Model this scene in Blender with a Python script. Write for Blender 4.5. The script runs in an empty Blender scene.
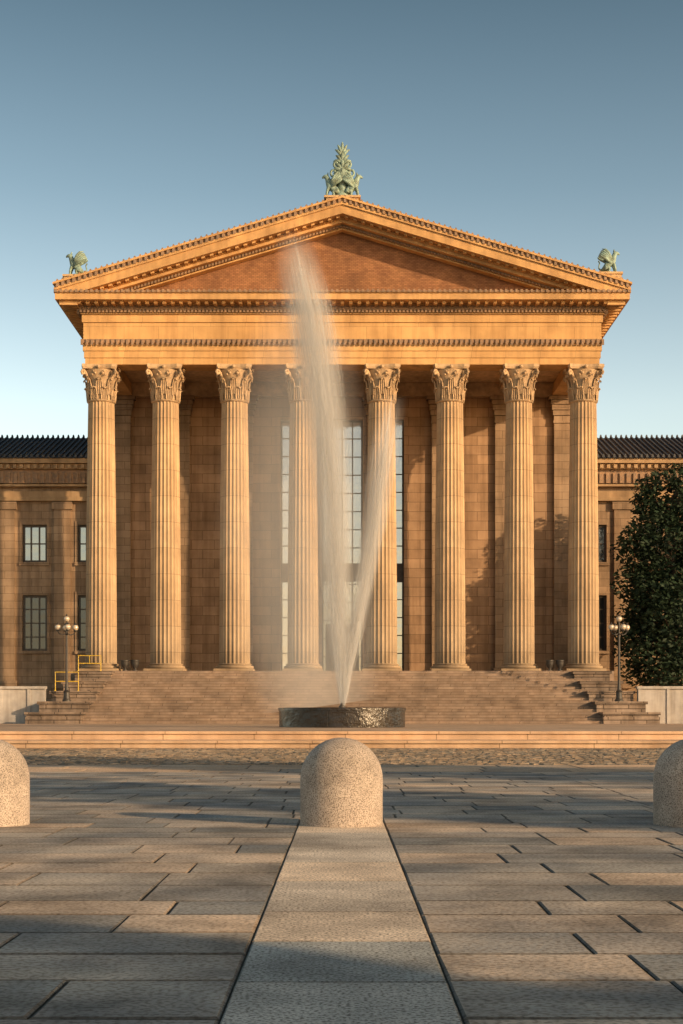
import bpy, math, random
from mathutils import Vector, Matrix
random.seed(7)
R=random.random
scene=bpy.context.scene
COL=scene.collection

# ------------------------------------------------------------------ materials
def mat(name,c1,c2=None,scale=2.0,rough=.85,bump=.25,bscale=18,brick=None,flat=False,
        stretch=(1,1,1),attr=False,speck=0,speckscale=90,metal=0,stain=.25,zoff=0,bdist=.02,mort=(.45,.42,.4),spec=.5,
        streak=0,stscale=.35,zfade=None):
    m=bpy.data.materials.new(name); m.use_nodes=True
    n=m.node_tree.nodes; l=m.node_tree.links
    b=n['Principled BSDF']; b.inputs['Roughness'].default_value=rough; b.inputs['Metallic'].default_value=metal
    b.inputs['Specular IOR Level'].default_value=spec
    tc=n.new('ShaderNodeTexCoord')
    mp=n.new('ShaderNodeMapping'); mp.inputs['Scale'].default_value=stretch
    l.new(tc.outputs['Object'],mp.inputs[0])
    no=n.new('ShaderNodeTexNoise'); no.inputs['Scale'].default_value=scale; no.inputs['Detail'].default_value=6
    l.new(mp.outputs[0],no.inputs['Vector'])
    cr=n.new('ShaderNodeValToRGB'); cr.color_ramp.elements[0].position=.35; cr.color_ramp.elements[1].position=.65
    cr.color_ramp.elements[0].color=(*c1,1); cr.color_ramp.elements[1].color=(*(c2 or c1),1)
    l.new(no.outputs['Fac'],cr.inputs[0])
    col=cr.outputs[0]
    def mul(a,bsock,f=1.0):
        x=n.new('ShaderNodeMixRGB'); x.blend_type='MULTIPLY'; x.inputs[0].default_value=f
        l.new(a,x.inputs[1]); l.new(bsock,x.inputs[2]); return x.outputs[0]
    if stain:
        n2=n.new('ShaderNodeTexNoise'); n2.inputs['Scale'].default_value=stscale; n2.inputs['Detail'].default_value=8
        n2.inputs['Roughness'].default_value=.65
        l.new(tc.outputs['Object'],n2.inputs['Vector'])
        r2=n.new('ShaderNodeValToRGB'); r2.color_ramp.elements[0].position=.35; r2.color_ramp.elements[1].position=.6
        v=1-stain*1.6; r2.color_ramp.elements[0].color=(v,v,v,1); r2.color_ramp.elements[1].color=(1,1,1,1)
        l.new(n2.outputs['Fac'],r2.inputs[0]); col=mul(col,r2.outputs[0])
    if streak:
        mp2=n.new('ShaderNodeMapping'); mp2.inputs['Scale'].default_value=(1.6,1.6,.09); l.new(tc.outputs['Object'],mp2.inputs[0])
        n3=n.new('ShaderNodeTexNoise'); n3.inputs['Scale'].default_value=1.3; n3.inputs['Detail'].default_value=7; n3.inputs['Roughness'].default_value=.6
        l.new(mp2.outputs[0],n3.inputs['Vector'])
        r3=n.new('ShaderNodeValToRGB'); r3.color_ramp.elements[0].position=.36; r3.color_ramp.elements[1].position=.56
        v=1-streak; r3.color_ramp.elements[0].color=(v,v*.96,v*.92,1); r3.color_ramp.elements[1].color=(1,1,1,1)
        l.new(n3.outputs['Fac'],r3.inputs[0]); col=mul(col,r3.outputs[0])
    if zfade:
        # shade painted into the shaft colour, darker and cooler towards the foot
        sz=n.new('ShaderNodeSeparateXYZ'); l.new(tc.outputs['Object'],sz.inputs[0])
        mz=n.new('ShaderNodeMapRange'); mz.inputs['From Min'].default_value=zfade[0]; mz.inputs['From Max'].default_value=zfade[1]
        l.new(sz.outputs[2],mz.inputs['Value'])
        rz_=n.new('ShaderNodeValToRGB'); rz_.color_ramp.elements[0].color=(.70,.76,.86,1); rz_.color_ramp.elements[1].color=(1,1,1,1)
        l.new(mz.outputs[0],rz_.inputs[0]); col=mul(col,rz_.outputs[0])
    hsock=None
    nb=n.new('ShaderNodeTexNoise'); nb.inputs['Scale'].default_value=bscale; nb.inputs['Detail'].default_value=8
    nb.inputs['Roughness'].default_value=.6
    l.new(tc.outputs['Object'],nb.inputs['Vector']); hsock=nb.outputs['Fac']
    if brick:
        w,h,mo,var=brick
        sx=n.new('ShaderNodeSeparateXYZ'); l.new(tc.outputs['Object'],sx.inputs[0])
        cb=n.new('ShaderNodeCombineXYZ')
        if flat:
            l.new(sx.outputs[0],cb.inputs[0]); l.new(sx.outputs[1],cb.inputs[1])
        else:
            ad=n.new('ShaderNodeMath'); ad.operation='ADD'; l.new(sx.outputs[0],ad.inputs[0]); l.new(sx.outputs[1],ad.inputs[1])
            az=n.new('ShaderNodeMath'); az.operation='ADD'; az.inputs[1].default_value=zoff; l.new(sx.outputs[2],az.inputs[0])
            l.new(ad.outputs[0],cb.inputs[0]); l.new(az.outputs[0],cb.inputs[1])
        bt=n.new('ShaderNodeTexBrick'); bt.inputs['Scale'].default_value=1
        bt.inputs['Brick Width'].default_value=w; bt.inputs['Row Height'].default_value=h
        bt.inputs['Mortar Size'].default_value=mo; bt.inputs['Mortar Smooth'].default_value=.3
        bt.inputs['Color1'].default_value=(1,1,1,1); bt.inputs['Color2'].default_value=(var,var*.97,var*.93,1)
        bt.inputs['Mortar'].default_value=(*mort,1)
        l.new(cb.outputs[0],bt.inputs['Vector']); col=mul(col,bt.outputs['Color'])
        ma=n.new('ShaderNodeMath'); ma.operation='MULTIPLY_ADD'; ma.inputs[1].default_value=-1.0
        l.new(bt.outputs['Fac'],ma.inputs[0]); l.new(nb.outputs['Fac'],ma.inputs[2]); hsock=ma.outputs[0]
    if attr:
        at=n.new('ShaderNodeAttribute'); at.attribute_name='tone'
        ra=n.new('ShaderNodeValToRGB'); e=ra.color_ramp.elements
        e[0].color=(.60,.68,.75,1); e[1].color=(1.28,1.15,1.02,1)
        x=e.new(.5); x.color=(.95,.95,.94,1)
        l.new(at.outputs['Fac'],ra.inputs[0]); col=mul(col,ra.outputs[0])
        ad2=n.new('ShaderNodeAttribute'); ad2.attribute_name='dirt'
        sb=n.new('ShaderNodeMath'); sb.operation='SUBTRACT'; sb.inputs[0].default_value=1; l.new(ad2.outputs['Fac'],sb.inputs[1])
        col=mul(col,sb.outputs[0])
    if speck:
        vo=n.new('ShaderNodeTexNoise'); vo.inputs['Scale'].default_value=speckscale; vo.inputs['Detail'].default_value=3
        l.new(tc.outputs['Object'],vo.inputs['Vector'])
        rs=n.new('ShaderNodeValToRGB'); rs.color_ramp.elements[0].position=.38; rs.color_ramp.elements[1].position=.54
        v=1-speck; rs.color_ramp.elements[0].color=(v,v*.95,v*.9,1); rs.color_ramp.elements[1].color=(1.12,1.12,1.12,1)
        l.new(vo.outputs['Fac'],rs.inputs[0]); col=mul(col,rs.outputs[0])
    l.new(col,b.inputs['Base Color'])
    bp=n.new('ShaderNodeBump'); bp.inputs['Strength'].default_value=bump; bp.inputs['Distance'].default_value=bdist
    l.new(hsock,bp.inputs['Height']); l.new(bp.outputs[0],b.inputs['Normal'])
    return m

RZ=(3.5-.42)/19
M_wall =mat('ashlar_stone',(.50,.32,.19),(.405,.255,.15),scale=.8,brick=(1.5,.62,.02,.74),stain=.2,bscale=6,streak=.25)
M_wing =mat('wing_stone',(.44,.305,.195),(.36,.25,.16),scale=.8,brick=(1.3,.5,.016,.76),stain=.22,bscale=6,streak=.25)
M_wcor =mat('wing_cornice_stone',(.52,.345,.19),(.42,.28,.155),scale=1.5,stain=.25,streak=.25)
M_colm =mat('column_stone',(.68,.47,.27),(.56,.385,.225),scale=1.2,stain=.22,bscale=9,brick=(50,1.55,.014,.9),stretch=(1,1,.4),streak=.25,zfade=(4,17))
M_cap  =mat('capital_stone',(.68,.47,.27),(.46,.32,.195),scale=3,stain=.25)
M_gold =mat('frieze_stone',(.74,.45,.19),(.65,.385,.16),scale=.9,stain=.15,brick=(2.06,3.0,.01,.88),bscale=5,streak=.2)
M_corn =mat('cornice_terracotta',(.71,.42,.17),(.59,.34,.145),scale=1.5,stain=.2,streak=.2)
M_orn  =mat('painted_ornament',(.26,.18,.125),(.40,.245,.14),scale=5,stain=.2)
M_brick=mat('tympanum_brick',(.42,.20,.09),(.33,.15,.07),scale=2,brick=(.24,.09,.012,.7),stain=.2)
M_roof =mat('slate_roof',(.05,.055,.065),(.08,.08,.085),scale=3,rough=.6)
M_stair=mat('stair_stone',(.385,.285,.22),(.30,.225,.175),scale=1.2,stain=.25,brick=(2.2,RZ,.02,.88),zoff=-.42+RZ*20,mort=(.5,.47,.44),streak=.2)  # horizontal mortar rows paint the nosing shadow under each tread
M_plat =mat('platform_stone',(.40,.285,.21),(.30,.215,.155),scale=1.2,stain=.3)
M_cheek=mat('cheek_stone',(.36,.275,.215),(.26,.20,.16),scale=2,stain=.35,brick=(1.4,.31,.03,.78),mort=(.28,.26,.24),streak=.35)
M_gran =mat('bollard_granite',(.56,.475,.405),(.42,.355,.31),scale=2.5,speck=.6,speckscale=125,rough=.9,stain=.3,stscale=1.6,bump=.3,bscale=80,bdist=.006,spec=.25)
M_strip=mat('strip_granite',(.86,.77,.66),(.66,.59,.51),scale=2.2,speck=.6,speckscale=80,rough=.92,stain=.3,stscale=.9,bump=.35,bscale=50,bdist=.008,attr=True,spec=.15)
M_slab =mat('slate_slab',(.64,.545,.45),(.38,.36,.34),scale=1.0,rough=.9,stain=.35,stscale=1.1,speck=.35,speckscale=50,bump=.4,bscale=30,bdist=.010,attr=True,spec=.15)
M_bed  =mat('joint_soil',(.085,.07,.052),(.07,.072,.045),scale=8,rough=1,stain=0,bump=.6)
M_band =mat('granite_band',(.66,.51,.38),(.52,.41,.31),scale=3,speck=.35,speckscale=30,attr=True,stain=.25,rough=.9,spec=.15)
M_cobb =mat('cobblestone',(.62,.49,.36),(.38,.30,.23),scale=3,rough=.9,attr=True,stain=.2,spec=.15)
M_terr =mat('terrace_stone',(.60,.42,.28),(.50,.35,.24),scale=1,brick=(1.6,1.2,.012,.85),flat=True,stain=.2)
M_step =mat('terrace_step',(.68,.47,.31),(.56,.385,.26),scale=1.3,brick=(2.4,40,.015,.88),stain=.2,streak=.15)
M_grnd =mat('outer_ground',(.09,.085,.07),(.07,.09,.045),scale=.2,rough=.95,stain=.2)
M_fence=mat('pale_panel',(.50,.47,.44),(.42,.39,.37),scale=2,stain=.2,streak=.25)
M_verd =mat('verdigris',(.33,.48,.42),(.19,.24,.18),scale=4,rough=.6,stain=.2,metal=.05)
M_ped  =mat('pedestal_stone',(.62,.42,.22),(.54,.36,.19),scale=3)
M_basin=mat('wet_basin',(.04,.03,.024),(.02,.016,.014),scale=4,rough=.18,stain=.3,stscale=2,bump=.7,bscale=2.6,bdist=.09,brick=(1.1,5,.012,.8))
M_iron =mat('dark_iron',(.03,.027,.025),(.045,.04,.035),rough=.5,scale=5,stain=0)
M_yel  =mat('yellow_paint',(.62,.42,.05),(.55,.36,.04),rough=.5,scale=5,stain=0,bump=0)
M_bark =mat('bark',(.11,.08,.055),(.07,.05,.035),scale=6,stretch=(1,1,.2),rough=.95)
M_frame=mat('bronze_frame',(.055,.04,.03),(.08,.06,.04),rough=.5,scale=6,stain=0)

def glassmat(name,base,g):
    m=bpy.data.materials.new(name); m.use_nodes=True; n=m.node_tree.nodes; l=m.node_tree.links
    b=n['Principled BSDF']; b.inputs['Base Color'].default_value=(*base,1); b.inputs['Roughness'].default_value=.35
    gl=n.new('ShaderNodeBsdfGlossy'); gl.inputs['Roughness'].default_value=.07; gl.inputs['Color'].default_value=(.95,.93,.9,1)
    no=n.new('ShaderNodeTexNoise'); no.inputs['Scale'].default_value=.9
    tc=n.new('ShaderNodeTexCoord'); l.new(tc.outputs['Object'],no.inputs['Vector'])
    bp=n.new('ShaderNodeBump'); bp.inputs['Strength'].default_value=.15; bp.inputs['Distance'].default_value=.1
    l.new(no.outputs['Fac'],bp.inputs['Height']); l.new(bp.outputs[0],gl.inputs['Normal'])
    mx=n.new('ShaderNodeMixShader'); mx.inputs[0].default_value=g
    l.new(b.outputs[0],mx.inputs[1]); l.new(gl.outputs[0],mx.inputs[2]); l.new(mx.outputs[0],n['Material Output'].inputs[0])
    return m
M_glass=glassmat('window_glass',(.32,.30,.28),.34)
M_glassw=glassmat('wing_window_glass',(.08,.08,.08),.33)
M_glassd=glassmat('dark_window_glass',(.02,.02,.02),.07)
M_globe=glassmat('lamp_glass',(.50,.42,.32),.12)
M_water=glassmat('basin_water',(.05,.05,.045),.6)

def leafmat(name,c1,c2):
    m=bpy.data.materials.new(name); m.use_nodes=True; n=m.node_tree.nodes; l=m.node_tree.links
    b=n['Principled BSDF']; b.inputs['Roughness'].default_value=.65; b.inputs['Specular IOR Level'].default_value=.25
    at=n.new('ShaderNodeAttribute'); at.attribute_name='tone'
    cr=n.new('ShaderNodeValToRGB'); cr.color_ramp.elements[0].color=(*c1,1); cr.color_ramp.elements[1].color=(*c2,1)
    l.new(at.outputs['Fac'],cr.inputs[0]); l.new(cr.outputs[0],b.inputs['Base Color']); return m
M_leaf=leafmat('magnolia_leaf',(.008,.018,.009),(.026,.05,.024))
M_leaf2=leafmat('shade_tree_leaf',(.03,.05,.015),(.09,.12,.04))

# ------------------------------------------------------------------ mesh builder
class MB:
    def __init__(s): s.v=[]; s.f=[]; s.t=[]; s.d=[]
    def box(s,x0,x1,y0,y1,z0,z1):
        if x0>x1:x0,x1=x1,x0
        i=len(s.v)
        s.v+=[(x0,y0,z0),(x1,y0,z0),(x1,y1,z0),(x0,y1,z0),(x0,y0,z1),(x1,y0,z1),(x1,y1,z1),(x0,y1,z1)]
        s.f+=[(i,i+3,i+2,i+1),(i+4,i+5,i+6,i+7),(i,i+1,i+5,i+4),(i+1,i+2,i+6,i+5),(i+2,i+3,i+7,i+6),(i+3,i,i+4,i+7)]
    def quad(s,a,b,c,d):
        i=len(s.v); s.v+=[a,b,c,d]; s.f.append((i,i+1,i+2,i+3))
    def prism(s,poly,y0,y1):
        i=len(s.v); n=len(poly)
        s.v+=[(x,y0,z) for x,z in poly]+[(x,y1,z) for x,z in poly]
        s.f.append(tuple(range(i,i+n))); s.f.append(tuple(range(i+2*n-1,i+n-1,-1)))
        for k in range(n):
            k2=(k+1)%n; s.f.append((i+k,i+n+k,i+n+k2,i+k2))
    def lathe(s,prof,seg=32,cx=0,cy=0,rf=None):
        i=len(s.v); n=len(prof)
        for r,z in prof:
            for k in range(seg):
                a=2*math.pi*k/seg; q=r*(rf(a) if rf else 1)
                s.v.append((cx+q*math.cos(a),cy+q*math.sin(a),z))
        for j in range(n-1):
            for k in range(seg):
                k2=(k+1)%seg; s.f.append((i+j*seg+k,i+j*seg+k2,i+(j+1)*seg+k2,i+(j+1)*seg+k))
        s.f.append(tuple(range(i+(n-1)*seg,i+n*seg)))
        s.f.append(tuple(range(i+seg-1,i-1,-1)))
    def tube(s,path,rad,seg=8):
        path=[Vector(p) for p in path]
        if not hasattr(rad,'__len__'): rad=[rad]*len(path)
        i=len(s.v); up=Vector((0.1,1,0.05)).normalized()
        for j,p in enumerate(path):
            d=(path[min(j+1,len(path)-1)]-path[max(j-1,0)]).normalized()
            a=d.cross(up); 
            if a.length<.05: a=d.cross(Vector((1,0,0)))
            a.normalize(); b=d.cross(a)
            for k in range(seg):
                t=2*math.pi*k/seg; s.v.append(tuple(p+(a*math.cos(t)+b*math.sin(t))*rad[j]))
        for j in range(len(path)-1):
            for k in range(seg):
                k2=(k+1)%seg; s.f.append((i+j*seg+k,i+j*seg+k2,i+(j+1)*seg+k2,i+(j+1)*seg+k))
        m=(len(path)-1)*seg
        s.f.append(tuple(range(i+seg-1,i-1,-1))); s.f.append(tuple(range(i+m,i+m+seg)))
    def ball(s,c,r,seg=12,rings=8,sz=1):
        pr=[]
        for j in range(rings+1):
            a=-math.pi/2+math.pi*j/rings; pr.append((max(.001,r*math.cos(a)),c[2]+r*sz*math.sin(a)))
        s.lathe(pr,seg,c[0],c[1])
    def strip(s,pts,wid,nrm_side):
        i=len(s.v); sd=Vector(nrm_side)
        for p,w in zip(pts,wid):
            p=Vector(p); s.v.append(tuple(p-sd*w)); s.v.append(tuple(p+sd*w))
        for j in range(len(pts)-1): s.f.append((i+2*j,i+2*j+1,i+2*j+3,i+2*j+2))
    def obj(s,name,m,parent=None,smooth=False,label=None,loc=None):
        me=bpy.data.meshes.new(name); me.from_pydata(s.v,[],s.f); me.update()
        if s.t:
            a=me.attributes.new('tone','FLOAT','FACE'); a.data.foreach_set('value',s.t)
        if s.d:
            a=me.attributes.new('dirt','FLOAT','FACE'); a.data.foreach_set('value',s.d)
        if smooth:
            me.polygons.foreach_set('use_smooth',[True]*len(me.polygons))
        me.materials.append(m)
        o=bpy.data.objects.new(name,me); COL.objects.link(o)
        if parent: o.parent=parent
        if loc: o.location=loc
        if label: o['label']=label
        return o
def empty(name,loc,label,cat,group=None):
    o=bpy.data.objects.new(name,None); COL.objects.link(o); o.location=loc
    o['label']=label; o['category']=cat
    if group:o['group']=group
    o.empty_display_size=.5
    return o
def copy_tree(o,off,rotz=None,scale=None):
    def rec(s,par):
        c=s.copy(); COL.objects.link(c)
        if par: c.parent=par; c.matrix_parent_inverse=s.matrix_parent_inverse.copy()
        for ch in list(s.children): rec(ch,c)
        return c
    kids=list(o.children)
    c=o.copy(); COL.objects.link(c)
    for k in kids: rec(k,c)
    c.location=Vector(o.location)+Vector(off)
    if rotz is not None: c.rotation_euler[2]=rotz
    if scale: c.scale=scale
    return c

# ------------------------------------------------------------------ museum
CX=0.05
museum=empty('museum_building',(CX,90,0),'sandstone classical museum with columned temple portico and wings','museum')
def P(mb,name,m,parent=None,smooth=False,label=None):
    par=parent or museum
    o=mb.obj(name,m,par,smooth,label)
    if par is museum: o.location=(0,-90,0)
    return o

CXS=[-14.46,-10.6,-6.46,-2.36,2.36,6.46,10.6,14.46]; ZF=3.5; ZC=21.75
b=MB(); b.box(-16,16,88.3,98.4,.2,ZF); P(b,'portico_platform',M_plat)

def wall(mb,x0,x1,z0,z1,y,ops,dep):
    xs=sorted({x0,x1}|{o[0] for o in ops}|{o[1] for o in ops}); zs=sorted({z0,z1}|{o[2] for o in ops}|{o[3] for o in ops})
    for i in range(len(xs)-1):
        for j in range(len(zs)-1):
            cx=(xs[i]+xs[i+1])/2; cz=(zs[j]+zs[j+1])/2
            if any(o[0]<cx<o[1] and o[2]<cz<o[3] for o in ops): continue
            mb.quad((xs[i],y,zs[j]),(xs[i+1],y,zs[j]),(xs[i+1],y,zs[j+1]),(xs[i],y,zs[j+1]))
    for a,c,d,e in ops:
        mb.quad((a,y,d),(a,y+dep,d),(a,y+dep,e),(a,y,e)); mb.quad((c,y,d),(c,y,e),(c,y+dep,e),(c,y+dep,d))
        mb.quad((a,y,d),(c,y,d),(c,y+dep,d),(a,y+dep,d)); mb.quad((a,y,e),(a,y+dep,e),(c,y+dep,e),(c,y,e))
bigops=[(-4.05,-2.25,ZF+.3,20.3),(-1.35,1.35,ZF+.05,20.3),(2.25,4.05,ZF+.3,20.3)]
b=MB(); wall(b,-15.6,15.6,ZF,23,98.4,bigops,.6)
b.quad((-15.6,98.4,.2),(-15.6,98.4,23),(-15.6,130,23),(-15.6,130,.2)); b.quad((15.6,98.4,.2),(15.6,98.4,23),(15.6,130,23),(15.6,130,.2))
b.quad((-15.6,99.02,ZF),(15.6,99.02,ZF),(15.6,99.02,23),(-15.6,99.02,23))
P(b,'rear_wall',M_wall)
def window(x0,x1,z0,z1,y,nx,nz,parent,gm,spandrel=None,t=.09):
    f=MB(); 
    f.box(x0,x0+t*1.4,y,y+.12,z0,z1); f.box(x1-t*1.4,x1,y,y+.12,z0,z1)
    f.box(x0+t*1.4,x1-t*1.4,y,y+.12,z1-t*1.5,z1); f.box(x0+t*1.4,x1-t*1.4,y,y+.12,z0,z0+t*1.5)
    for i in range(1,nx):
        x=x0+(x1-x0)*i/nx; f.box(x-t/2,x+t/2,y+.01,y+.11,z0+t,z1-t)
    for j in range(1,nz):
        z=z0+(z1-z0)*j/nz; f.box(x0+t,x1-t,y+.02,y+.10,z-t*.4,z+t*.4)
    if spandrel: f.box(x0+t,x1-t,y-.03,y+.09,*spandrel)
    fo=P(f,'window',M_frame,parent)
    g=MB(); g.quad((x0+.02,y+.07,z0+.02),(x1-.02,y+.07,z0+.02),(x1-.02,y+.07,z1-.02),(x0+.02,y+.07,z1-.02))
    g.obj('window_glass',gm,fo)
    return fo
for (x0,x1,z0,z1) in bigops:
    window(x0,x1,z0,z1,98.75,3 if x0<-1.4 or x0>2 else 4,14,museum,M_glass,(9.7,10.9),t=.08)
b=MB(); b.box(-1.1,-.03,98.66,98.74,ZF+.05,ZF+3.4); b.box(.03,1.1,98.66,98.74,ZF+.05,ZF+3.4)
for s in(-1,1):
    for k in range(3): b.box(s*.25,s*.9,98.63,98.66,ZF+.35+k*1.0,ZF+1.15+k*1.0)
P(b,'door',M_frame)
b=MB()
for (x0,x1,z0,z1) in bigops:
    b.box(x0-.22,x0-.001,98.28,98.41,z0,z1+.2); b.box(x1+.001,x1+.22,98.28,98.41,z0,z1+.2); b.box(x0+.001,x1-.001,98.28,98.41,z1,z1+.2)
P(b,'window_surround',M_wall)
for k in range(8):
    x=CXS[k]
    b=MB(); 
    if k in (3,4): x*=.78
    hw=.6 if k not in(3,4) else .2
    b.box(x-hw-.12,x+hw+.12,98.0,98.27,ZF,ZF+.5); b.box(x-hw,x+hw,98.08,98.27,ZF+.5,20.0)
    b.box(x-hw-.06,x+hw+.06,98.02,98.27,20.0,20.15)
    for j in range(4): b.box(x-hw-.02-.07*j,x+hw+.02+.07*j,98.05-.07*j,98.27,20.15+.35*j,20.48+.35*j)
    b.box(x-hw-.35,x+hw+.35,97.75,98.39,21.5,21.75)
    P(b,'pilaster',M_wing)
b=MB(); b.box(-14.6,14.6,97.9,98.38,21.76,22.6); b.box(-14.6,14.6,90.9,98.38,22.62,23.0)
for x in CXS:
    b.box(x-.35,x+.35,90.95,97.88,22.1,22.61)
P(b,'portico_ceiling',M_cap)

# --- columns
sh=MB()
prof=[]
H=ZC-ZF; capH=2.05
sh_h=H-capH
for j in range(13):
    t=j/12; r=.93-.15*t**1.7; prof.append((r,ZF+.5+(sh_h-.5)*t))
prof=[(.97,ZF+.44)]+prof
sh.lathe(prof,24*6,rf=lambda a:1-.08*abs(math.sin(12*a)))
bs=MB(); bs.box(-1.18,1.18,-1.18,1.18,ZF,ZF+.16)
bp=[(1.15,ZF+.16)]
for j in range(7):
    a=-math.pi/2+math.pi*j/6; bp.append((1.07+.09*math.cos(a),ZF+.26+.09*math.sin(a)))
bp+=[(1.0,ZF+.36),(1.0,ZF+.39)]
for j in range(5):
    a=-math.pi/2+math.pi*j/4; bp.append((.99+.05*math.cos(a),ZF+.43+.04*math.sin(a)))
bs.lathe(bp,48)
cp=MB(); z0=ZC-capH
cp.lathe([(.80,z0-.12),(.86,z0-.06),(.80,z0),(.76,z0+.02),(.78,z0+.7),(.84,z0+1.2),(.98,z0+1.6),(1.05,z0+1.75)],32)
def leaf(ang,r0,zb,h,w,out):
    ca,sa=math.cos(ang),math.sin(ang); pts=[];ws=[]
    prof=[(0,0,.75),(.03,.35,1),(.06,.65,.95),(.16,.88,.8),(.34,1.0,.62),(.5,.95,.45),(.55,.83,.2)]
    for o,zz,ww in prof:
        r=r0+o*out*1.8; pts.append((r*ca,r*sa,zb+zz*h)); ws.append(w*ww)
    cp.strip(pts,ws,(-sa,ca,0))
    for sgn,f in((-1,.75),(-1,.25),(1,.25),(1,.75)):
        pts2=[(p[0]+ca*.03-sgn*sa*w*f*ww,p[1]+sa*.03+sgn*ca*w*f*ww,p[2]-(.05*h if f>.5 else 0)) for p,ww in zip(pts[:-1],[1,1.1,1.05,.9,.8,.6])]
        cp.tube(pts2,[.03,.038,.038,.035,.03,.02],4)
for k in range(8):
    leaf(2*math.pi*(k+.5)/8,.79,z0+.02,.72,.25,.22)
for k in range(8):
    leaf(2*math.pi*k/8,.82,z0+.3,.98,.22,.25)
for k in range(4):
    a=math.pi/4+k*math.pi/2; ca,sa=math.cos(a),math.sin(a)
    path=[];rad=[]
    for r,zz in [(.9,1.0),(.98,1.3),(1.1,1.52),(1.25,1.68),(1.37,1.7),(1.43,1.58),(1.37,1.46),(1.28,1.48),(1.28,1.58)]:
        path.append((r*ca,r*sa,z0+zz)); rad.append(.075)
    cp.tube(path,rad,6)
for k in range(4):
    a=k*math.pi/2; ca,sa=math.cos(a),math.sin(a)
    cp.ball((1.06*ca,1.06*sa,z0+1.88),.12,8,6)
    for s in(-1,1):
        for (dd,zz,rr_) in((.22,1.52,.085),(.38,1.42,.07),(.3,1.62,.06)):
            c=(1.0*ca-s*sa*dd,1.0*sa+s*ca*dd,z0+zz); cp.ball(c,rr_,8,6)
ab=[];N=10
for k in range(4):
    a0=math.pi/4+k*math.pi/2
    for j in range(N):
        t=j/N; A=Vector((math.cos(a0),math.sin(a0)))*1.55; B=Vector((math.cos(a0+math.pi/2),math.sin(a0+math.pi/2)))*1.55
        p=A.lerp(B,.06+.94*t*.94); mid=(A+B).normalized()
        p-=mid*.16*math.sin(math.pi*t)
        ab.append(p)
i=len(cp.v); n=len(ab)
cp.v+=[(p.x*.94,p.y*.94,z0+1.78) for p in ab]+[(p.x,p.y,z0+1.9) for p in ab]+[(p.x,p.y,z0+2.05) for p in ab]
for q in(0,1):
    for k in range(n): k2=(k+1)%n; cp.f.append((i+q*n+k,i+q*n+k2,i+(q+1)*n+k2,i+(q+1)*n+k))
cp.f.append(tuple(range(i+2*n,i+3*n))); cp.f.append(tuple(range(i+n-1,i-1,-1)))
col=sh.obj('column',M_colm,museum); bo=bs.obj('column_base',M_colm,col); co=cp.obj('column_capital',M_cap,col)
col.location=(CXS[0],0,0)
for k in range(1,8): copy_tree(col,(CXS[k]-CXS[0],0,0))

# --- entablature
b=MB()
for i,(dz0,dz1,pr) in enumerate([(21.76,22.15,.0),(22.15,22.55,.06),(22.55,23.0,.12)]):
    y0=89.22-pr; hx=15.3+pr
    b.box(-hx,hx,y0,90.85,dz0,dz1); b.box(-hx,-hx+1.6,90.85,98.39,dz0,dz1); b.box(hx-1.6,hx,90.85,98.39,dz0,dz1)
P(b,'architrave',M_gold)
b=MB(); b.box(-15.52,15.52,89.0,98.6,23.0,23.22)
k=-15.45
while k<15.5:
    b.box(k-.07,k+.07,88.93,89.0,22.86,23.2); k+=.3
P(b,'architrave_moulding',M_orn)
b=MB(); b.box(-15.4,15.4,89.2,130,23.22,24.7); b.box(-15.48,15.48,89.12,89.19,24.25,24.7)
P(b,'frieze',M_gold)
b=MB(); b.box(-15.55,15.55,89.02,130,24.7,24.9)
P(b,'frieze_moulding',M_corn)
b=MB(); b.box(-15.6,15.6,88.98,130,24.9,25.3)
k=-15.5
while k<15.55:
    b.box(k-.06,k+.06,88.86,88.98,24.78,24.96); k+=.22
k=89.1
while k<97:
    for s in(-1,1): b.box(s*15.6,s*15.76,k-.09,k+.09,24.72,25.0)
    k+=.33
P(b,'dentil_course',M_orn)
b=MB(); b.box(-15.7,15.7,88.88,88.975,25.2,25.3)
k=-16.5
while k<16.55:
    b.box(k-.10,k+.10,88.3,88.97,25.14,25.3); k+=.5
k=88.4
while k<110:
    for s in(-1,1): b.box(s*15.61,s*16.65,k-.13,k+.13,25.05,25.3)
    k+=.66
P(b,'modillion_course',M_corn)
b=MB(); b.box(-16.87,16.87,88.0,130,25.302,25.68); b.box(-16.93,16.93,87.94,130,25.68,25.78)
P(b,'horizontal_cornice',M_corn)
b=MB(); b.box(-16.9,16.9,87.9,87.94,25.72,25.79)
k=-16.8
while k<16.85:
    b.box(k-.07,k+.07,87.86,87.9,25.68,25.86); k+=.3
P(b,'cornice_ornament',M_orn)

# --- pediment
MS=.2985; XE=16.87
def rake(mb,a,bb,y0,y1,xe=XE,zmin=25.78):
    for s in(-1,1):
        pts=[(0,a),(0,bb),(s*xe,bb-MS*xe)]
        if a-MS*xe<zmin:
            zt=bb-MS*xe
            if zt>zmin: pts.append((s*xe,zmin))
            else: pts[2]=(s*(bb-zmin)/MS,zmin)
            pts.append((s*(a-zmin)/MS,zmin))
        else: pts.append((s*xe,a-MS*xe))
        mb.prism(pts,y0,y1)
b=MB(); b.prism([(-14.2,25.78),(14.2,25.78),(0,30.02)],89.8,90.4)
P(b,'tympanum',M_brick)
b=MB(); rake(b,30.35,30.85,88.0,130); P(b,'raking_cornice',M_corn)
b=MB(); rake(b,30.85,31.02,87.9,130,xe=XE+.05); rake(b,31.2,31.32,87.8,130,xe=XE+.1); P(b,'raking_moulding',M_corn)
b=MB(); rake(b,31.02,31.2,87.95,130,xe=XE)
n=52
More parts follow.
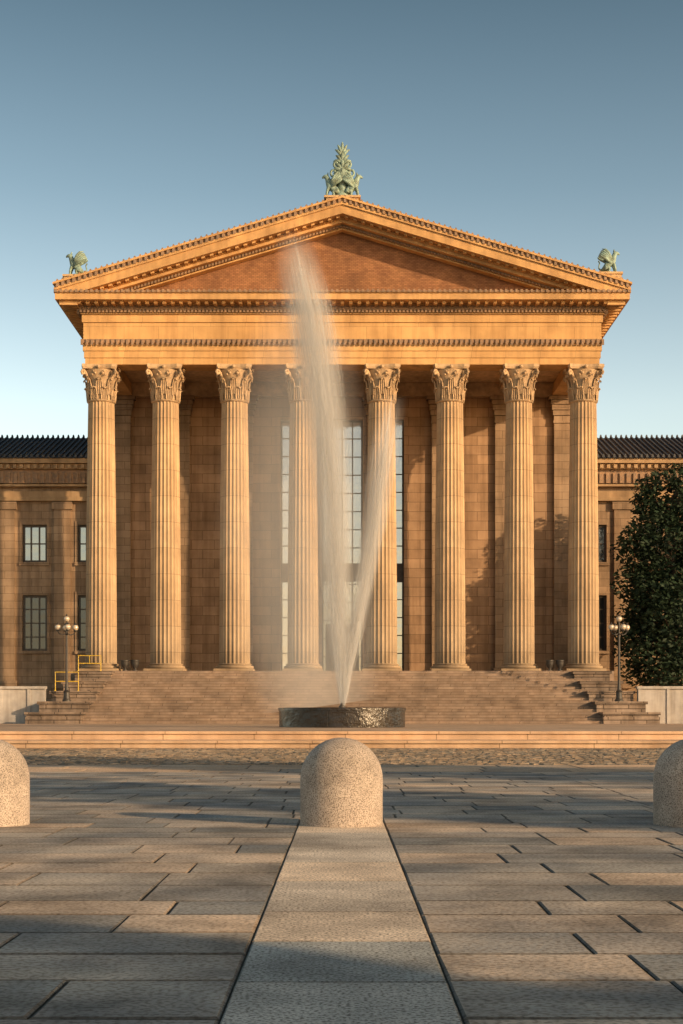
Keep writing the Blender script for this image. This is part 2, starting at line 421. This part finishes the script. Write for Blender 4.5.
for s in(-1,1):
    for k in range(n):
        x=(k+.5)*XE/n; z=31.02-MS*x; w=.075
        b.prism([(s*(x-w),z-.02),(s*(x+w),z-MS*w*2-.02),(s*(x+w),z+.18),(s*(x-w),z+.22)],87.84,87.95)
        z=31.3-MS*x
        b.prism([(s*(x-.09),z),(s*(x+.09),z-.05),(s*(x+.05),z+.10),(s*x,z+.15),(s*(x-.05),z+.12)],87.85,88.05)
P(b,'raking_ornament',M_orn)
b=MB(); rake(b,30.05,30.35,88.7,90.3); P(b,'raking_bed_moulding',M_corn)
b=MB(); rake(b,29.8,30.05,89.25,90.2); P(b,'raking_inner_fascia',M_gold)
b=MB(); rake(b,29.94,30.04,89.12,89.245)
n=80
for s in(-1,1):
    for k in range(n):
        x=(k+.5)*16.0/n; w=.06
        z=30.05-MS*x
        if z-.3>25.8: b.prism([(s*(x-w),z-.16+MS*w),(s*(x+w),z-.16-MS*w),(s*(x+w),z-MS*w),(s*(x-w),z+MS*w)],89.05,89.25)
P(b,'raking_dentils',M_orn)
b=MB(); rake(b,30.25,30.34,88.6,88.699)
for s in(-1,1):
    for k in range(33):
        x=(k+.5)*16.4/33; w=.10; z=30.35-MS*x
        if z-.3>25.8: b.prism([(s*(x-w),z-.11+MS*w),(s*(x+w),z-.11-MS*w),(s*(x+w),z-MS*w),(s*(x-w),z+MS*w)],88.25,88.7)
P(b,'raking_modillions',M_corn)
b=MB(); b.prism([(-XE,25.79),(XE,25.79),(XE,31.25-MS*XE-.01),(0,31.19),(-XE,31.25-MS*XE-.01)],90.55,130); P(b,'portico_roof',M_roof)

# --- wings
def wing(s):
    ops=[]
    for cx in (16.8,20.5,24.2,27.9,31.6,35.3):
        for z0,z1 in((11.1,13.6),(5.2,8.9)):
            a,c=s*cx-.82,s*cx+.82; ops.append((a,c,z0,z1))
    b=MB(); x0,x1=(15.62,40) if s>0 else (-40,-15.62)
    wall(b,x0,x1,.2,17.2,100,ops,.4)
    b.quad((x0,100.42,.2),(x1,100.42,.2),(x1,100.42,17.2),(x0,100.42,17.2))
    xo=x1 if s>0 else x0
    b.quad((xo,100,.2),(xo,125,.2),(xo,125,17.2),(xo,100,17.2))
    w=P(b,'museum_wing',M_wing)
    for (a,c,z0,z1) in ops:
        o=window(a,c,z0,z1,100.15,3,2 if z1>10 else 4,w,M_glassw if z1>10 else M_glassd,t=.1)
    b=MB()
    for (a,c,z0,z1) in ops:
        b.box(a-.2,c+.2,99.86,100.01,z0-.22,z0-.002); b.box(a-.18,a-.002,99.93,100.01,z0,z1+.25); b.box(c+.002,c+.18,99.93,100.01,z0,z1+.25); b.box(a,c,99.93,100.01,z1+.002,z1+.25)
    P(b,'window_trim',M_wing,w)
    b=MB()
    for cx in (18.65,22.35,26.05,29.75,33.45):
        b.box(s*cx-.55,s*cx+.55,99.8,99.995,3.2,14.6); b.box(s*cx-.68,s*cx+.68,99.7,99.995,14.6,15.1); b.box(s*cx-.68,s*cx+.68,99.7,99.995,2.7,3.2)
    P(b,'wing_pilaster_order',M_wing,w)
    b=MB(); b.box(x0,x1,99.6,100.0,15.15,15.4); b.box(x0,x1,99.75,100.0,15.4,15.8); b.box(x0,x1,99.55,100,16.1,16.25)
    b.box(x0,x1,99.3,100.4,17.2,17.55); b.box(x0,x1,98.95,101,17.55,17.85)
    k=15.8
    while k<40:
        b.box(s*k-.11,s*k+.11,99.1,99.3,17.25,17.5); k+=.45
    P(b,'wing_cornice',M_wcor,w)
    b=MB(); k=15.8
    while k<40:
        b.box(s*k-.1,s*k+.1,99.45,99.57,16.3,16.95); k+=.45
    b.box(x0,x1,99.56,99.99,16.3,17.19)
    P(b,'wing_frieze_ornament',M_orn,w)
    b=MB()
    b.quad((x0,98.85,17.9),(x1,98.85,17.9),(x1,106,20.5),(x0,106,20.5)); b.quad((x0,106,20.5),(x1,106,20.5),(x1,125,17.5),(x0,125,17.5))
    b.quad((x0,98.85,17.9),(x0,98.85,17.86),(x1,98.85,17.86),(x1,98.85,17.9))
    k=15.75
    while k<40:
        x=s*k
        i=len(b.v); w2=.05; h=.1
        b.v+=[(x-w2,98.8,17.88),(x+w2,98.8,17.88),(x+w2,98.8,17.9+h),(x-w2,98.8,17.9+h),(x-w2,106,20.51),(x+w2,106,20.51),(x+w2,106,20.51+h),(x-w2,106,20.51+h)]
        b.f+=[(i,i+1,i+2,i+3),(i+4,i+7,i+6,i+5),(i+3,i+2,i+6,i+7),(i,i+3,i+7,i+4),(i+1,i+5,i+6,i+2)]
        b.prism([(x-.08,20.5),(x+.08,20.5),(x+.05,20.68),(x,20.75),(x-.05,20.68)],105.95,106.1)
        b.prism([(x-.09,17.88),(x+.09,17.88),(x+.06,18.04),(x,18.12),(x-.06,18.04)],98.7,98.8)
        k+=.36
    P(b,'wing_roof',M_roof,w)
wing(-1); wing(1)

# --- stairs
NS=19; rz=RZ; ry=.35; ys=88.3-NS*ry
b=MB()
for i in range(NS):
    y=ys+i*ry
    b.box(-14.4,14.4,y,y+ry+ (0 if i<NS-1 else -.002),.2,.42+(i+1)*rz-(.001 if i==NS-1 else 0))
    b.box(-14.4,14.4,y-.03,y,.42+(i+1)*rz-.05,.42+(i+1)*rz-.0015)
P(b,'staircase',M_stair)
for s in(-1,1):
    b=MB()
    for i in range(5):
        xa=13.45+.2*i; xb=15.5+.42*i; y1=88.28-1.35*i; y0=y1-1.35; zt=3.45-.6*i
        b.box(s*xa,s*xb,y0+.002,y1,.2,zt-.16); b.box(s*(xa-.1),s*(xb+.1),y0-.1,y1-.01,zt-.16,zt)
        b.box(s*(xa-.06),s*(xb+.06),y0-.06,y1-.02,.2,.8)
    P(b,'stair_cheek_wall',M_cheek)

# ------------------------------------------------------------------ urns on platform
ur=MB(); ur.lathe([(.26,0),(.28,.06),(.14,.12),(.12,.2),(.32,.38),(.42,.62),(.40,.8),(.46,.86),(.40,.9),(.3,.82)],24)
for k,x in enumerate((-12.9,-12.3,12.3,12.9)):
    if k==0:
        u0=ur.obj('planter_urn',M_iron,smooth=True); u=u0
    else: u=u0.copy(); COL.objects.link(u)
    u.location=(CX+x,89.0,ZF); u.scale=(.58,.58,.75); u['label']='dark metal urn standing between the portico columns'; u['category']='urn'; u['group']='urns on the portico platform'

# ------------------------------------------------------------------ griffins
def skin(name,verts,edges,rad,m,parent=None,sub=1):
    me=bpy.data.meshes.new(name); me.from_pydata(verts,edges,[]); me.update(); me.materials.append(m)
    o=bpy.data.objects.new(name,me); COL.objects.link(o)
    if parent:o.parent=parent
    md=o.modifiers.new('skin','SKIN'); md.use_smooth_shade=True
    for v,r in zip(me.skin_vertices[0].data,rad): v.radius=(r,r)
    me.skin_vertices[0].data[0].use_root=True
    if sub: sd=o.modifiers.new('sub','SUBSURF'); sd.levels=sub; sd.render_levels=sub
    return o
def griffin(parent,sc=1.0,off=(0,0,0),rz=0):
    V=[(.30,0,.28),(.12,0,.45),(-.10,0,.68),(-.22,0,.86),(-.26,0,1.02),(-.34,0,1.08),(-.46,0,1.03),(-.50,0,.96),
       (-.18,-.14,.5),(-.26,-.15,.25),(-.28,-.15,.05),(-.38,-.15,.03),
       (-.18,.14,.5),(-.26,.15,.25),(-.28,.15,.05),(-.38,.15,.03),
       (.22,-.2,.25),(.02,-.22,.28),(.10,-.2,.06),(-.08,-.2,.04),
       (.22,.2,.25),(.02,.22,.28),(.10,.2,.06),(-.08,.2,.04),
       (.45,0,.15),(.58,0,.3),(.52,0,.55),(.6,0,.68),
       (-.22,-.06,1.16),(-.20,-.08,1.25),(-.22,.06,1.16),(-.20,.08,1.25)]
    E=[(0,1),(1,2),(2,3),(3,4),(4,5),(5,6),(6,7),(2,8),(8,9),(9,10),(10,11),(2,12),(12,13),(13,14),(14,15),(0,16),(16,17),(17,18),(18,19),(0,20),(20,21),(21,22),(22,23),(0,24),(24,25),(25,26),(26,27),(4,28),(28,29),(4,30),(30,31)]
    Rr=[.2,.2,.19,.13,.12,.12,.07,.03,.09,.065,.055,.04,.09,.065,.055,.04,.13,.10,.06,.04,.13,.10,.06,.04,.06,.04,.035,.05,.035,.015,.035,.015]
    M=Matrix.Translation(off)@Matrix.Rotation(rz,4,'Z')@Matrix.Scale(sc,4)
    V=[tuple(M@Vector(v)) for v in V]
    o=skin('griffin_body',V,E,[r*sc for r in Rr],M_verd,parent)
    for s in(-1,1):
        b=MB()
        for k in range(5):
            L=1.0-.13*k
            pts=[Vector((-.06,s*.17,.60-.03*k)),Vector((.02+.05*k,s*.24,.60+.22*L)),Vector((.12+.07*k,s*.26,.60+.42*L)),Vector((.26+.07*k,s*.24,.60+.58*L)),Vector((.44+.04*k,s*.2,.60+.62*L))]
            b.tube([tuple(M@p) for p in pts],[.06*sc,.085*sc,.08*sc,.06*sc,.015*sc],6)
        b.obj('griffin_wing',M_verd,parent,True)
    return o
def gstat(x,z,flip):
    e=empty('griffin_statue',(CX+x,88.9,z),'green bronze griffin sitting on the pediment corner','statue','griffin statues on the museum roof')
    pd=MB(); pd.box(-.62,.62,-.4,.4,-.75,-.12); pd.box(-.7,.7,-.48,.48,-.12,0)
    pd.obj('pedestal',M_ped,e); griffin(e,1.15,rz=math.pi if flip else 0); return e
gstat(-15.8,26.9,False); gstat(15.85,27.05,True)
e=empty('acroterion_statue',(CX,88.9,31.5),'green bronze palmette with paired griffins on the pediment peak','statue')
pd=MB(); pd.box(-.95,.95,-.55,.55,-.7,-.12); pd.box(-1.08,1.08,-.65,.65,-.12,0); pd.obj('pedestal',M_ped,e)
griffin(e,1.2,off=(-.6,-.1,0),rz=0); griffin(e,1.2,off=(.6,-.1,0),rz=math.pi)
b=MB(); b.lathe([(.45,0),(.46,.15),(.3,.35),(.26,.8),(.4,1.1),(.5,1.35),(.42,1.6),(.3,2.0),(.16,2.5),(.04,2.9)],16)
for row,(zb,L0,ang,nk,w0) in enumerate([(1.0,.75,80,5,.13),(1.45,.8,62,5,.12),(1.85,.85,48,5,.11),(2.2,1.1,26,5,.10)]):
    for k in range(nk):
        q=(k-(nk-1)/2)/((nk-1)/2)
        a=math.radians(ang*q); L=L0*(1-.3*abs(q)**1.3)
        pts=[];rd=[]
        for t,w in((0,.07),(.3,.11),(.6,.13),(.85,.10),(.97,.05),(1.02,.01)):
            aa=a*(.5+.8*t*t); pts.append(Vector((math.sin(aa)*L*t,-.2+.04*row-.15*math.sin(2.5*t),zb+math.cos(aa)*L*t))); rd.append(w*w0/.12)
        b.tube(pts,rd,6)
for s in(-1,1):
    for (cx,cz,r0) in ((.5,1.45,.26),(.36,1.95,.2)):
        pts=[]
        for k in range(14):
            t=k/13; a=t*5.2; r=r0*(1-t*.75); pts.append((s*(cx+r*math.sin(a)*.9),-.28,cz-r*math.cos(a)))
        b.tube([(s*.08,-.2,cz-r0-.2)]+pts,[.07]*15,6)
b.obj('palmette',M_verd,e,True)

# ------------------------------------------------------------------ ground structure
def sheet(name,m,x0,x1,y0,y1,z):
    b=MB(); b.quad((x0,y0,z),(x1,y0,z),(x1,y1,z),(x0,y1,z)); o=b.obj(name,m); o['kind']='structure'; return o
sheet('ground',M_grnd,-1500,1500,-1500,1500,-.05)
sheet('pavement_bed',M_bed,-30,30,-8,38,-.009)
def paving(name,m,x0,x1,y0,y1,rd,w0,w1,gap,hj,jit,skip=None,bev=.012,tilt=.004,rag=True,dirt=.6,bevd=.5):
    b=MB(); y=y0
    while y<y1-.05:
        d=min(rd*(.8+.4*R()),y1-y)
        if y1-(y+d)<rd*.4: d=y1-y
        segs=[(x0,x1)] if not(skip and y<skip[2]) else [(x0,skip[0]),(skip[1],x1)]
        for sa,sb in segs:
            x=sa-(R()*w0 if (sa==x0 and rag) else 0)
            while x<sb-.02:
                w=w0+(w1-w0)*R()**1.2
                if sb-(x+w)<w0*.45: w=sb-x
                g=gap*(.7+.6*R())
                gl_=g/2; gr_=g/2
                if skip and sa==skip[1] and x==sa: gl_=.003
                if skip and abs(x+w-skip[0])<1e-6: gr_=.003
                xa,xb,ya,yb=x+gl_,x+w-gr_,y+g/2,y+d-g/2
                zc=hj*(R()-.5); tx=tilt*(R()-.5); ty=tilt*(R()-.5)
                def J(): return (R()-.5)*jit
                c=[(xa+J(),ya+J(),zc-tx-ty),(xb+J(),ya+J(),zc+tx-ty),(xb+J(),yb+J(),zc+tx+ty),(xa+J(),yb+J(),zc-tx+ty)]
                if gl_==.003: c[0]=(xa,c[0][1],c[0][2]); c[3]=(xa,c[3][1],c[3][2])
                if gr_==.003: c[1]=(xb,c[1][1],c[1][2]); c[2]=(xb,c[2][1],c[2][2])
                i=len(b.v); cx=(xa+xb)/2; cy=(ya+yb)/2
                for q in c: b.v.append((q[0]+math.copysign(bev*(.6+.5*R()),cx-q[0]),q[1]+math.copysign(bev*(.8+.8*R()),cy-q[1]),q[2]))
                for q in c: b.v.append((q[0],q[1],q[2]-bev*bevd))
                for q in c: b.v.append((q[0],q[1],-.04))
                b.f.append((i,i+1,i+2,i+3))
                for L in(0,4):
                    for k in range(4): k2=(k+1)%4; b.f.append((i+L+4+k,i+L+4+k2,i+L+k2,i+L+k))
                t=R(); b.t+=[t]*9; b.d+=[0]+[dirt,dirt*.8,dirt,dirt*.8]+[.7]*4
                x+=w
        y+=d
    o=b.obj(name,m); o['kind']='structure'; return o
paving('slate_pavement',M_slab,-14,14,1.5,21.8,.52,.50,1.05,.007,.002,.008,skip=(-.322,.322,11.5),tilt=.0012,bev=.010,dirt=.6)
paving('granite_walk',M_strip,-.320,.320,1.2,11.5,1.0,.64,.64,.004,.0015,.001,bev=.007,tilt=.0008,rag=False,dirt=.5)
paving('granite_band',M_band,-20,20,21.8,25,1.05,1.2,1.9,.015,.004,.01,bev=.02,dirt=.4)
paving('cobblestone_band',M_cobb,-20,20,25,37.95,.2,.15,.24,.02,.02,.03,bev=.04,tilt=.01,dirt=.45,bevd=.7)
for s in(-1,1):
    sheet('side_pavement',M_band,s*20 if s>0 else -60,60 if s>0 else -20,-8,38,-.012)
b=MB(); b.box(-70,70,38,39.5,-.2,.2); b.box(-70,70,37.94,38,.13,.197); b.box(-70,70,39.5,40.4,-.2,.42); b.box(-70,70,39.44,39.5,.35,.417)
o=b.obj('terrace_steps',M_step); o['kind']='structure'
b=MB(); b.box(-70,70,40.4,140,-.2,.417); o=b.obj('terrace_pavement',M_terr); o['kind']='structure'

# bollards
bo=MB(); r=.307; pr=[(r*.985,-.03),(r,.0),(r,.335)]
for j in range(1,15):
    a=math.pi/2*j/14; pr.append((max(.002,r*math.cos(a)),.335+r*math.sin(a)))
bo.lathe(pr,64)
for k,x in enumerate((0,-2.63,2.63,5.26,-5.26)):
    if k==0: B0=bo.obj('bollard',M_gran,smooth=True); o=B0
    else: o=B0.copy(); COL.objects.link(o)
    o.location=(x,11.15,0.004); o.rotation_euler[2]=k*1.3
    o['label']='round-topped speckled granite bollard on slate paving'; o['category']='bollard'; o['group']='granite bollards in a row'
B0['label']='round-topped speckled granite bollard at end of granite walk'

for s in(-1,1):
    e=empty('perimeter_wall',(s*28,84,.41),'low pale grey panelled wall beside the museum steps','wall','pale walls beside the steps')
    b=MB(); xa,xb=(-11.4,12)if s>0 else(-12,11.4); b.box(xa,xb,0,.3,0,1.95); 
    k=xa+.1
    while k<xb: b.box(k-.09,k+.09,-.06,-.001,0,1.95); k+=1.6
    b.obj('wall_panel',M_fence,e); b=MB(); b.box(xa-.05,xb+.05,-.12,.4,1.952,2.1); b.obj('wall_coping',M_fence,e)

# ------------------------------------------------------------------ fountain
FY=55
e=empty('fountain',(0.02,FY,.42),'dark wet round stone fountain basin on the terrace','fountain')
b=MB(); b.lathe([(2.31,-.01),(2.31,.60),(2.34,.605),(2.34,.695),(2.325,.71),(1.98,.71),(1.95,.6)],96)
b.obj('basin',M_basin,e,False)
b=MB(); b.lathe([(1.96,.64),(1.9,.67),(.01,.67)],48); b.obj('water_surface',M_water,e)
b=MB(); b.lathe([(.14,.6),(.12,.78),(.07,.8),(.05,.9),(.02,.9)],16); b.obj('nozzle',M_iron,e)

def interp(pts,z,i):
    for a,c in zip(pts,pts[1:]):
        if a[0]<=z<=c[0]:
            t=(z-a[0])/(c[0]-a[0]); return a[i]+(c[i]-a[i])*t
    return pts[-1][i]
M_drop=bpy.data.materials.new('water_drops'); M_drop.use_nodes=True
_n=M_drop.node_tree.nodes; _l=M_drop.node_tree.links
_b=_n['Principled BSDF']; _b.inputs['Base Color'].default_value=(.92,.90,.89,1); _b.inputs['Roughness'].default_value=.5
_t=_n.new('ShaderNodeBsdfTransparent'); _m=_n.new('ShaderNodeMixShader'); _m.inputs[0].default_value=.28
_l.new(_t.outputs[0],_m.inputs[1]); _l.new(_b.outputs[0],_m.inputs[2]); _l.new(_m.outputs[0],_n['Material Output'].inputs[0])
def strands(name,pts,N,pw,zr):
    rnd=random.Random(len(name)); b=MB(); z0,z1=pts[0][0],zr
    for _ in range(N):
        t=rnd.random()**pw; z=z0+(z1-z0)*t
        rho=abs(rnd.gauss(0,.34)); 
        if rho>1: continue
        th=rnd.random()*6.283; L=rnd.uniform(1.0,2.6)*(.4+.9*t)+.1; p=[]
        for k in range(4):
            zz=min(z+L*k/3,pts[-1][0]); r=interp(pts,zz,2)*rho
            p.append((interp(pts,zz,1)+r*math.cos(th),r*math.sin(th),zz))
        b.tube(p,[.001,.0033,.0033,.001],3)
    return b.obj(name,M_drop,wt,True)
def jet(name,pts,dens,noise=1.0,soft=1.0,step=.4):
    b=MB(); zs=[p[0] for p in pts]; z0,z1=zs[0],zs[-1]
    b.tube([(p[1],0,p[0]) for p in pts],[p[2] for p in pts],16)
    m=bpy.data.materials.new(name+'_spray'); m.use_nodes=True; n=m.node_tree.nodes; l=m.node_tree.links
    for q in list(n):
        if q.type!='OUTPUT_MATERIAL': n.remove(q)
    out=n['Material Output']
    tc=n.new('ShaderNodeTexCoord'); sp=n.new('ShaderNodeSeparateXYZ'); l.new(tc.outputs['Object'],sp.inputs[0])
    mr=n.new('ShaderNodeMapRange'); mr.inputs['From Min'].default_value=z0; mr.inputs['From Max'].default_value=z1
    l.new(sp.outputs[2],mr.inputs['Value'])
    def ramp(vals,lo,hi):
        cr=n.new('ShaderNodeValToRGB'); e=cr.color_ramp.elements; cr.color_ramp.interpolation='LINEAR'
        while len(e)>1: e.remove(e[-1])
        for i,(z,v) in enumerate(zip(zs,vals)):
            pos=(z-z0)/(z1-z0); x=e[0] if i==0 else e.new(pos)
            x.position=pos; q=(v-lo)/(hi-lo); x.color=(q,q,q,1)
        l.new(mr.outputs[0],cr.inputs[0])
        ma=n.new('ShaderNodeMath'); ma.operation='MULTIPLY_ADD'; ma.inputs[1].default_value=hi-lo; ma.inputs[2].default_value=lo
        l.new(cr.outputs[0],ma.inputs[0]); return ma.outputs[0]
    xs=[p[1] for p in pts]; rs=[p[2] for p in pts]; ds=[p[3] for p in pts]
    xc=ramp(xs,min(xs)-.01,max(xs)+.01); rr=ramp(rs,0,max(rs)); dd=ramp(ds,0,1)
    def M2(op,a,bb):
        x=n.new('ShaderNodeMath'); x.operation=op
        for i,s in enumerate((a,bb)):
            if isinstance(s,(int,float)): x.inputs[i].default_value=s
            else: l.new(s,x.inputs[i])
        return x.outputs[0]
    dx=M2('DIVIDE',M2('SUBTRACT',sp.outputs[0],xc),rr); dy=M2('DIVIDE',sp.outputs[1],rr)
    q=M2('ADD',M2('MULTIPLY',dx,dx),M2('MULTIPLY',dy,dy))
    f=M2('MAXIMUM',M2('SUBTRACT',1.0,q),0.0); f=M2('POWER',f,1.5*soft)
    d=M2('MULTIPLY',f,dd)
    if noise:
        mp=n.new('ShaderNodeMapping'); mp.inputs['Scale'].default_value=(3,3,.35); l.new(tc.outputs['Object'],mp.inputs[0])
        no=n.new('ShaderNodeTexNoise'); no.inputs['Scale'].default_value=1.2; no.inputs['Detail'].default_value=2; l.new(mp.outputs[0],no.inputs['Vector'])
        x=n.new('ShaderNodeMath'); x.operation='MULTIPLY_ADD'; l.new(no.outputs['Fac'],x.inputs[0]); x.inputs[1].default_value=2*noise; x.inputs[2].default_value=1-noise
        d=M2('MULTIPLY',d,M2('MAXIMUM',x.outputs[0],.02))
    d=M2('MULTIPLY',d,dens)
    vs=n.new('ShaderNodeVolumeScatter'); vs.inputs['Color'].default_value=(1,1,1,1); vs.inputs['Anisotropy'].default_value=-.4
    l.new(d,vs.inputs['Density']); l.new(vs.outputs[0],out.inputs['Volume'])
    try: m.cycles.volume_step_rate=step
    except Exception: pass
    return b.obj(name,m,wt)
wt=empty('fountain_water',(0.02,FY,.42),'tall white water jets spraying up from the fountain basin','water jet')
JM=[(.80,.02,.13,1),(1.8,0,.34,1),(3.2,-.06,.52,.9),(5.4,-.18,.70,.8),(8.4,-.36,.86,.65),(11.3,-.66,1.0,.56),(13.8,-1.0,1.08,.5),(15.6,-1.3,1.08,.4),(16.8,-1.55,1.0,.22),(18.2,-1.8,.8,.0)]
JS=[(.80,.06,.12,1),(2.0,.2,.25,1),(3.6,.5,.40,.85),(5.6,.85,.50,.7),(7.6,1.2,.58,.6),(9.8,1.5,.66,.4),(12.2,1.85,.66,.0)]
jet('main_jet',JM,2.7,.2,1.2,.7); jet('side_jet',JS,2.8,.2,1.1,.7)
strands('main_water_strands',JM,5500,1.6,15.0)
strands('side_water_strands',JS,2400,1.6,9.5)
jet('falling_mist',[(.75,-.9,2.4,.8),(3,-1.2,3.0,.9),(7,-1.6,3.2,.9),(11,-1.7,2.9,.8),(14,-1.5,2.2,.6),(16.6,-1.6,1.4,.0)],.17,0,.8,step=2)

# ------------------------------------------------------------------ street lamps
def lamp(x,y,zb):
    e=empty('street_lamp',(x,y,zb),'dark iron lamp post with cluster of round globes','street lamp','lamp posts flanking the museum steps')
    b=MB(); b.lathe([(.24,0),(.24,.1),(.18,.16),(.16,.5),(.19,.56),(.1,.65),(.075,1.0),(.06,3.7),(.09,3.75),(.06,3.8),(.05,4.4),(.02,4.45)],16)
    for a in(0,math.pi/2,math.pi,3*math.pi/2):
        ca,sa=math.cos(a+.3),math.sin(a+.3)
        b.tube([(0,0,3.8),(.22*ca,.22*sa,3.7),(.42*ca,.42*sa,3.78),(.48*ca,.48*sa,3.92)],.03,6)
        b.lathe([(.05,3.90),(.1,3.94),(.1,3.98)],10,.48*ca,.48*sa)
    b.obj('post',M_iron,e)
    for a in(0,math.pi/2,math.pi,3*math.pi/2,None):
        if a is None: cx=cy=0; z=4.60
        else: cx,cy=.48*math.cos(a+.3),.48*math.sin(a+.3); z=4.13
        g=MB(); g.ball((cx,cy,z),.17,16,10); gg=g.obj('globe',M_globe,e,True)
        h=MB(); h.lathe([(.12,z+.13),(.06,z+.18),(.02,z+.27)],10,cx,cy); h.obj('finial',M_iron,gg)
    return e
lamp(-15.3,83.5,1.65); lamp(15.45,83.5,1.65)

def barrier(x,y,z,w,h,rot):
    e=MB()
    e.tube([(0,0,0),(0,0,h),(w,0,h),(w,0,0)],.03,8); e.tube([(0,0,h*.5),(w,0,h*.5)],.026,8)
    e.tube([(w*.5,0,h*.5),(w*.5,0,h)],.02,6)
    e.tube([(0,-.25,.0),(0,.25,.0)],.03,6); e.tube([(w,-.25,0),(w,.25,0)],.03,6)
    o=e.obj('safety_barrier',M_yel); o.location=(x,y,z); o.rotation_euler[2]=rot
    o['label']='yellow tubular metal safety barrier beside the steps'; o['category']='barrier'; o['group']='yellow barriers by the steps'
barrier(-16.2,84.9,2.28,1.3,1.05,.05); barrier(-15.35,87.5,3.47,1.3,.9,.05)

# ------------------------------------------------------------------ trees
def crown(cl,n,ls,rnd):
    b=MB()
    for c,rad in cl:
        for _ in range(int(n*rad**2)):
            while True:
                p=Vector((rnd.uniform(-1,1),rnd.uniform(-1,1),rnd.uniform(-1,1)))
                if .4<p.length<1: break
            q=Vector(c)+p*rad*(1 if rnd.random()<.88 else 1.2)
            a=Vector((rnd.uniform(-1,1),rnd.uniform(-1,1),rnd.uniform(-.6,.6))).normalized(); bb=a.cross(Vector((rnd.uniform(-1,1),rnd.uniform(-1,1),rnd.uniform(-1,1)))).normalized()
            L=ls*rnd.uniform(.7,1.3)
            i=len(b.v); b.v+=[tuple(q-a*L),tuple(q+bb*L*.45),tuple(q+a*L),tuple(q-bb*L*.45)]; b.f.append((i,i+1,i+2,i+3))
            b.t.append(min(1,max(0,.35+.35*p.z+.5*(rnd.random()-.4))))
    return b
def tree(name,loc,label,h,r,zb,ncl,dens,ls,m,seed,group=None,prof=None,cr=(.3,.5)):
    rnd=random.Random(seed); e=empty(name,loc,label,'tree',group)
    tr=MB(); cl=[]
    tr.tube([(0,0,-.1),(.05,0,zb),(.1,.05,h*.5),(0,.1,h*.88)],[.03*h*.8,.022*h,.014*h,.02],10)
    for k in range(ncl):
        t=(k+.5)/ncl; z=zb+(h-zb)*(.05+.9*t)
        rr=r*(prof(t) if prof else 1-.3*t**2); a=k*2.4+rnd.random()
        d=rr*math.sqrt(rnd.uniform(.1,1.0)); c=(d*math.cos(a),d*math.sin(a),z)
        cl.append((c,rr*rnd.uniform(*cr)+.15))
        if k%3==0: tr.tube([(.05,.02,max(zb*.8,z-1.2)),(c[0]*.5,c[1]*.5,z-.4),c],[.012*h,.008*h,.02],6)
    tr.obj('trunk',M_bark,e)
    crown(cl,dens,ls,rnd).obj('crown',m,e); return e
mp_=lambda t: (.62+.38*math.sin(min(1,t/.35)*math.pi/2)) if t<.35 else (1-.50*((t-.35)/.65)**1.9)
tree('magnolia_tree',(20.5,93,.41),'dense dark evergreen magnolia tree beside the museum steps',16,3.1,1.4,105,180,.17,M_leaf,3,prof=mp_,cr=(.26,.46))
GP='unseen trees added to shade the paving'  # out-of-view trees, added to cast shadow bands across the paving
tree('shade_tree',(19.4,.3,-.05),'unseen leafy tree added to shade the paving',10.5,1.7,2.2,44,420,.2,M_leaf2,11,GP)
tree('shade_tree',(24,6.2,-.05),'unseen leafy tree added to shade the paving',12.5,2.0,3.8,36,300,.22,M_leaf2,12,GP)
tree('shade_tree',(11.0,-4.6,-.05),'unseen leafy tree added to shade the paving',6.8,1.2,1.8,30,330,.18,M_leaf2,13,GP)

# ------------------------------------------------------------------ light
EL=math.radians(16); AZ=math.radians(54)
sd=Vector((math.sin(AZ)*math.cos(EL),-math.cos(AZ)*math.cos(EL),math.sin(EL)))
L=bpy.data.lights.new('sun','SUN'); L.energy=5; L.angle=math.radians(.6); L.color=(1,.68,.38)
lo=bpy.data.objects.new('sun',L); COL.objects.link(lo); lo.rotation_euler=(-sd).to_track_quat('-Z','Y').to_euler()
w=bpy.data.worlds.new('World'); scene.world=w; w.use_nodes=True; n=w.node_tree.nodes; l=w.node_tree.links
sk=n.new('ShaderNodeTexSky'); sk.sky_type='NISHITA'; sk.sun_disc=False; sk.sun_elevation=EL
sk.sun_rotation=math.atan2(sd.x,sd.y); sk.air_density=1.0; sk.dust_density=1.0; sk.ozone_density=1.0
tc=n.new('ShaderNodeTexCoord'); sx=n.new('ShaderNodeSeparateXYZ'); l.new(tc.outputs['Generated'],sx.inputs[0])
cr=n.new('ShaderNodeValToRGB'); e=cr.color_ramp.elements
e[0].position=.0; e[0].color=(2.8,2.3,1.9,1); e[1].position=.47; e[1].color=(.62,.70,.62,1)
x=e.new(.2); x.color=(2.55,2.15,1.75,1); x=e.new(.33); x.color=(1.4,1.35,1.15,1)
l.new(sx.outputs[2],cr.inputs[0])
mx=n.new('ShaderNodeMixRGB'); mx.blend_type='MULTIPLY'; mx.inputs[0].default_value=1
l.new(sk.outputs[0],mx.inputs[1]); l.new(cr.outputs[0],mx.inputs[2])
l.new(mx.outputs[0],n['Background'].inputs[0]); n['Background'].inputs[1].default_value=.118

cam=bpy.data.cameras.new('camera'); co=bpy.data.objects.new('camera',cam); COL.objects.link(co)
co.location=(0,0,.8); co.rotation_euler=(math.pi/2,0,0); cam.lens=1500/1024*36; cam.sensor_width=36; cam.shift_y=.2; cam.clip_end=4000; cam.clip_start=.1
scene.camera=co
scene.view_settings.view_transform='Standard'; scene.view_settings.look='None'; scene.view_settings.exposure=0
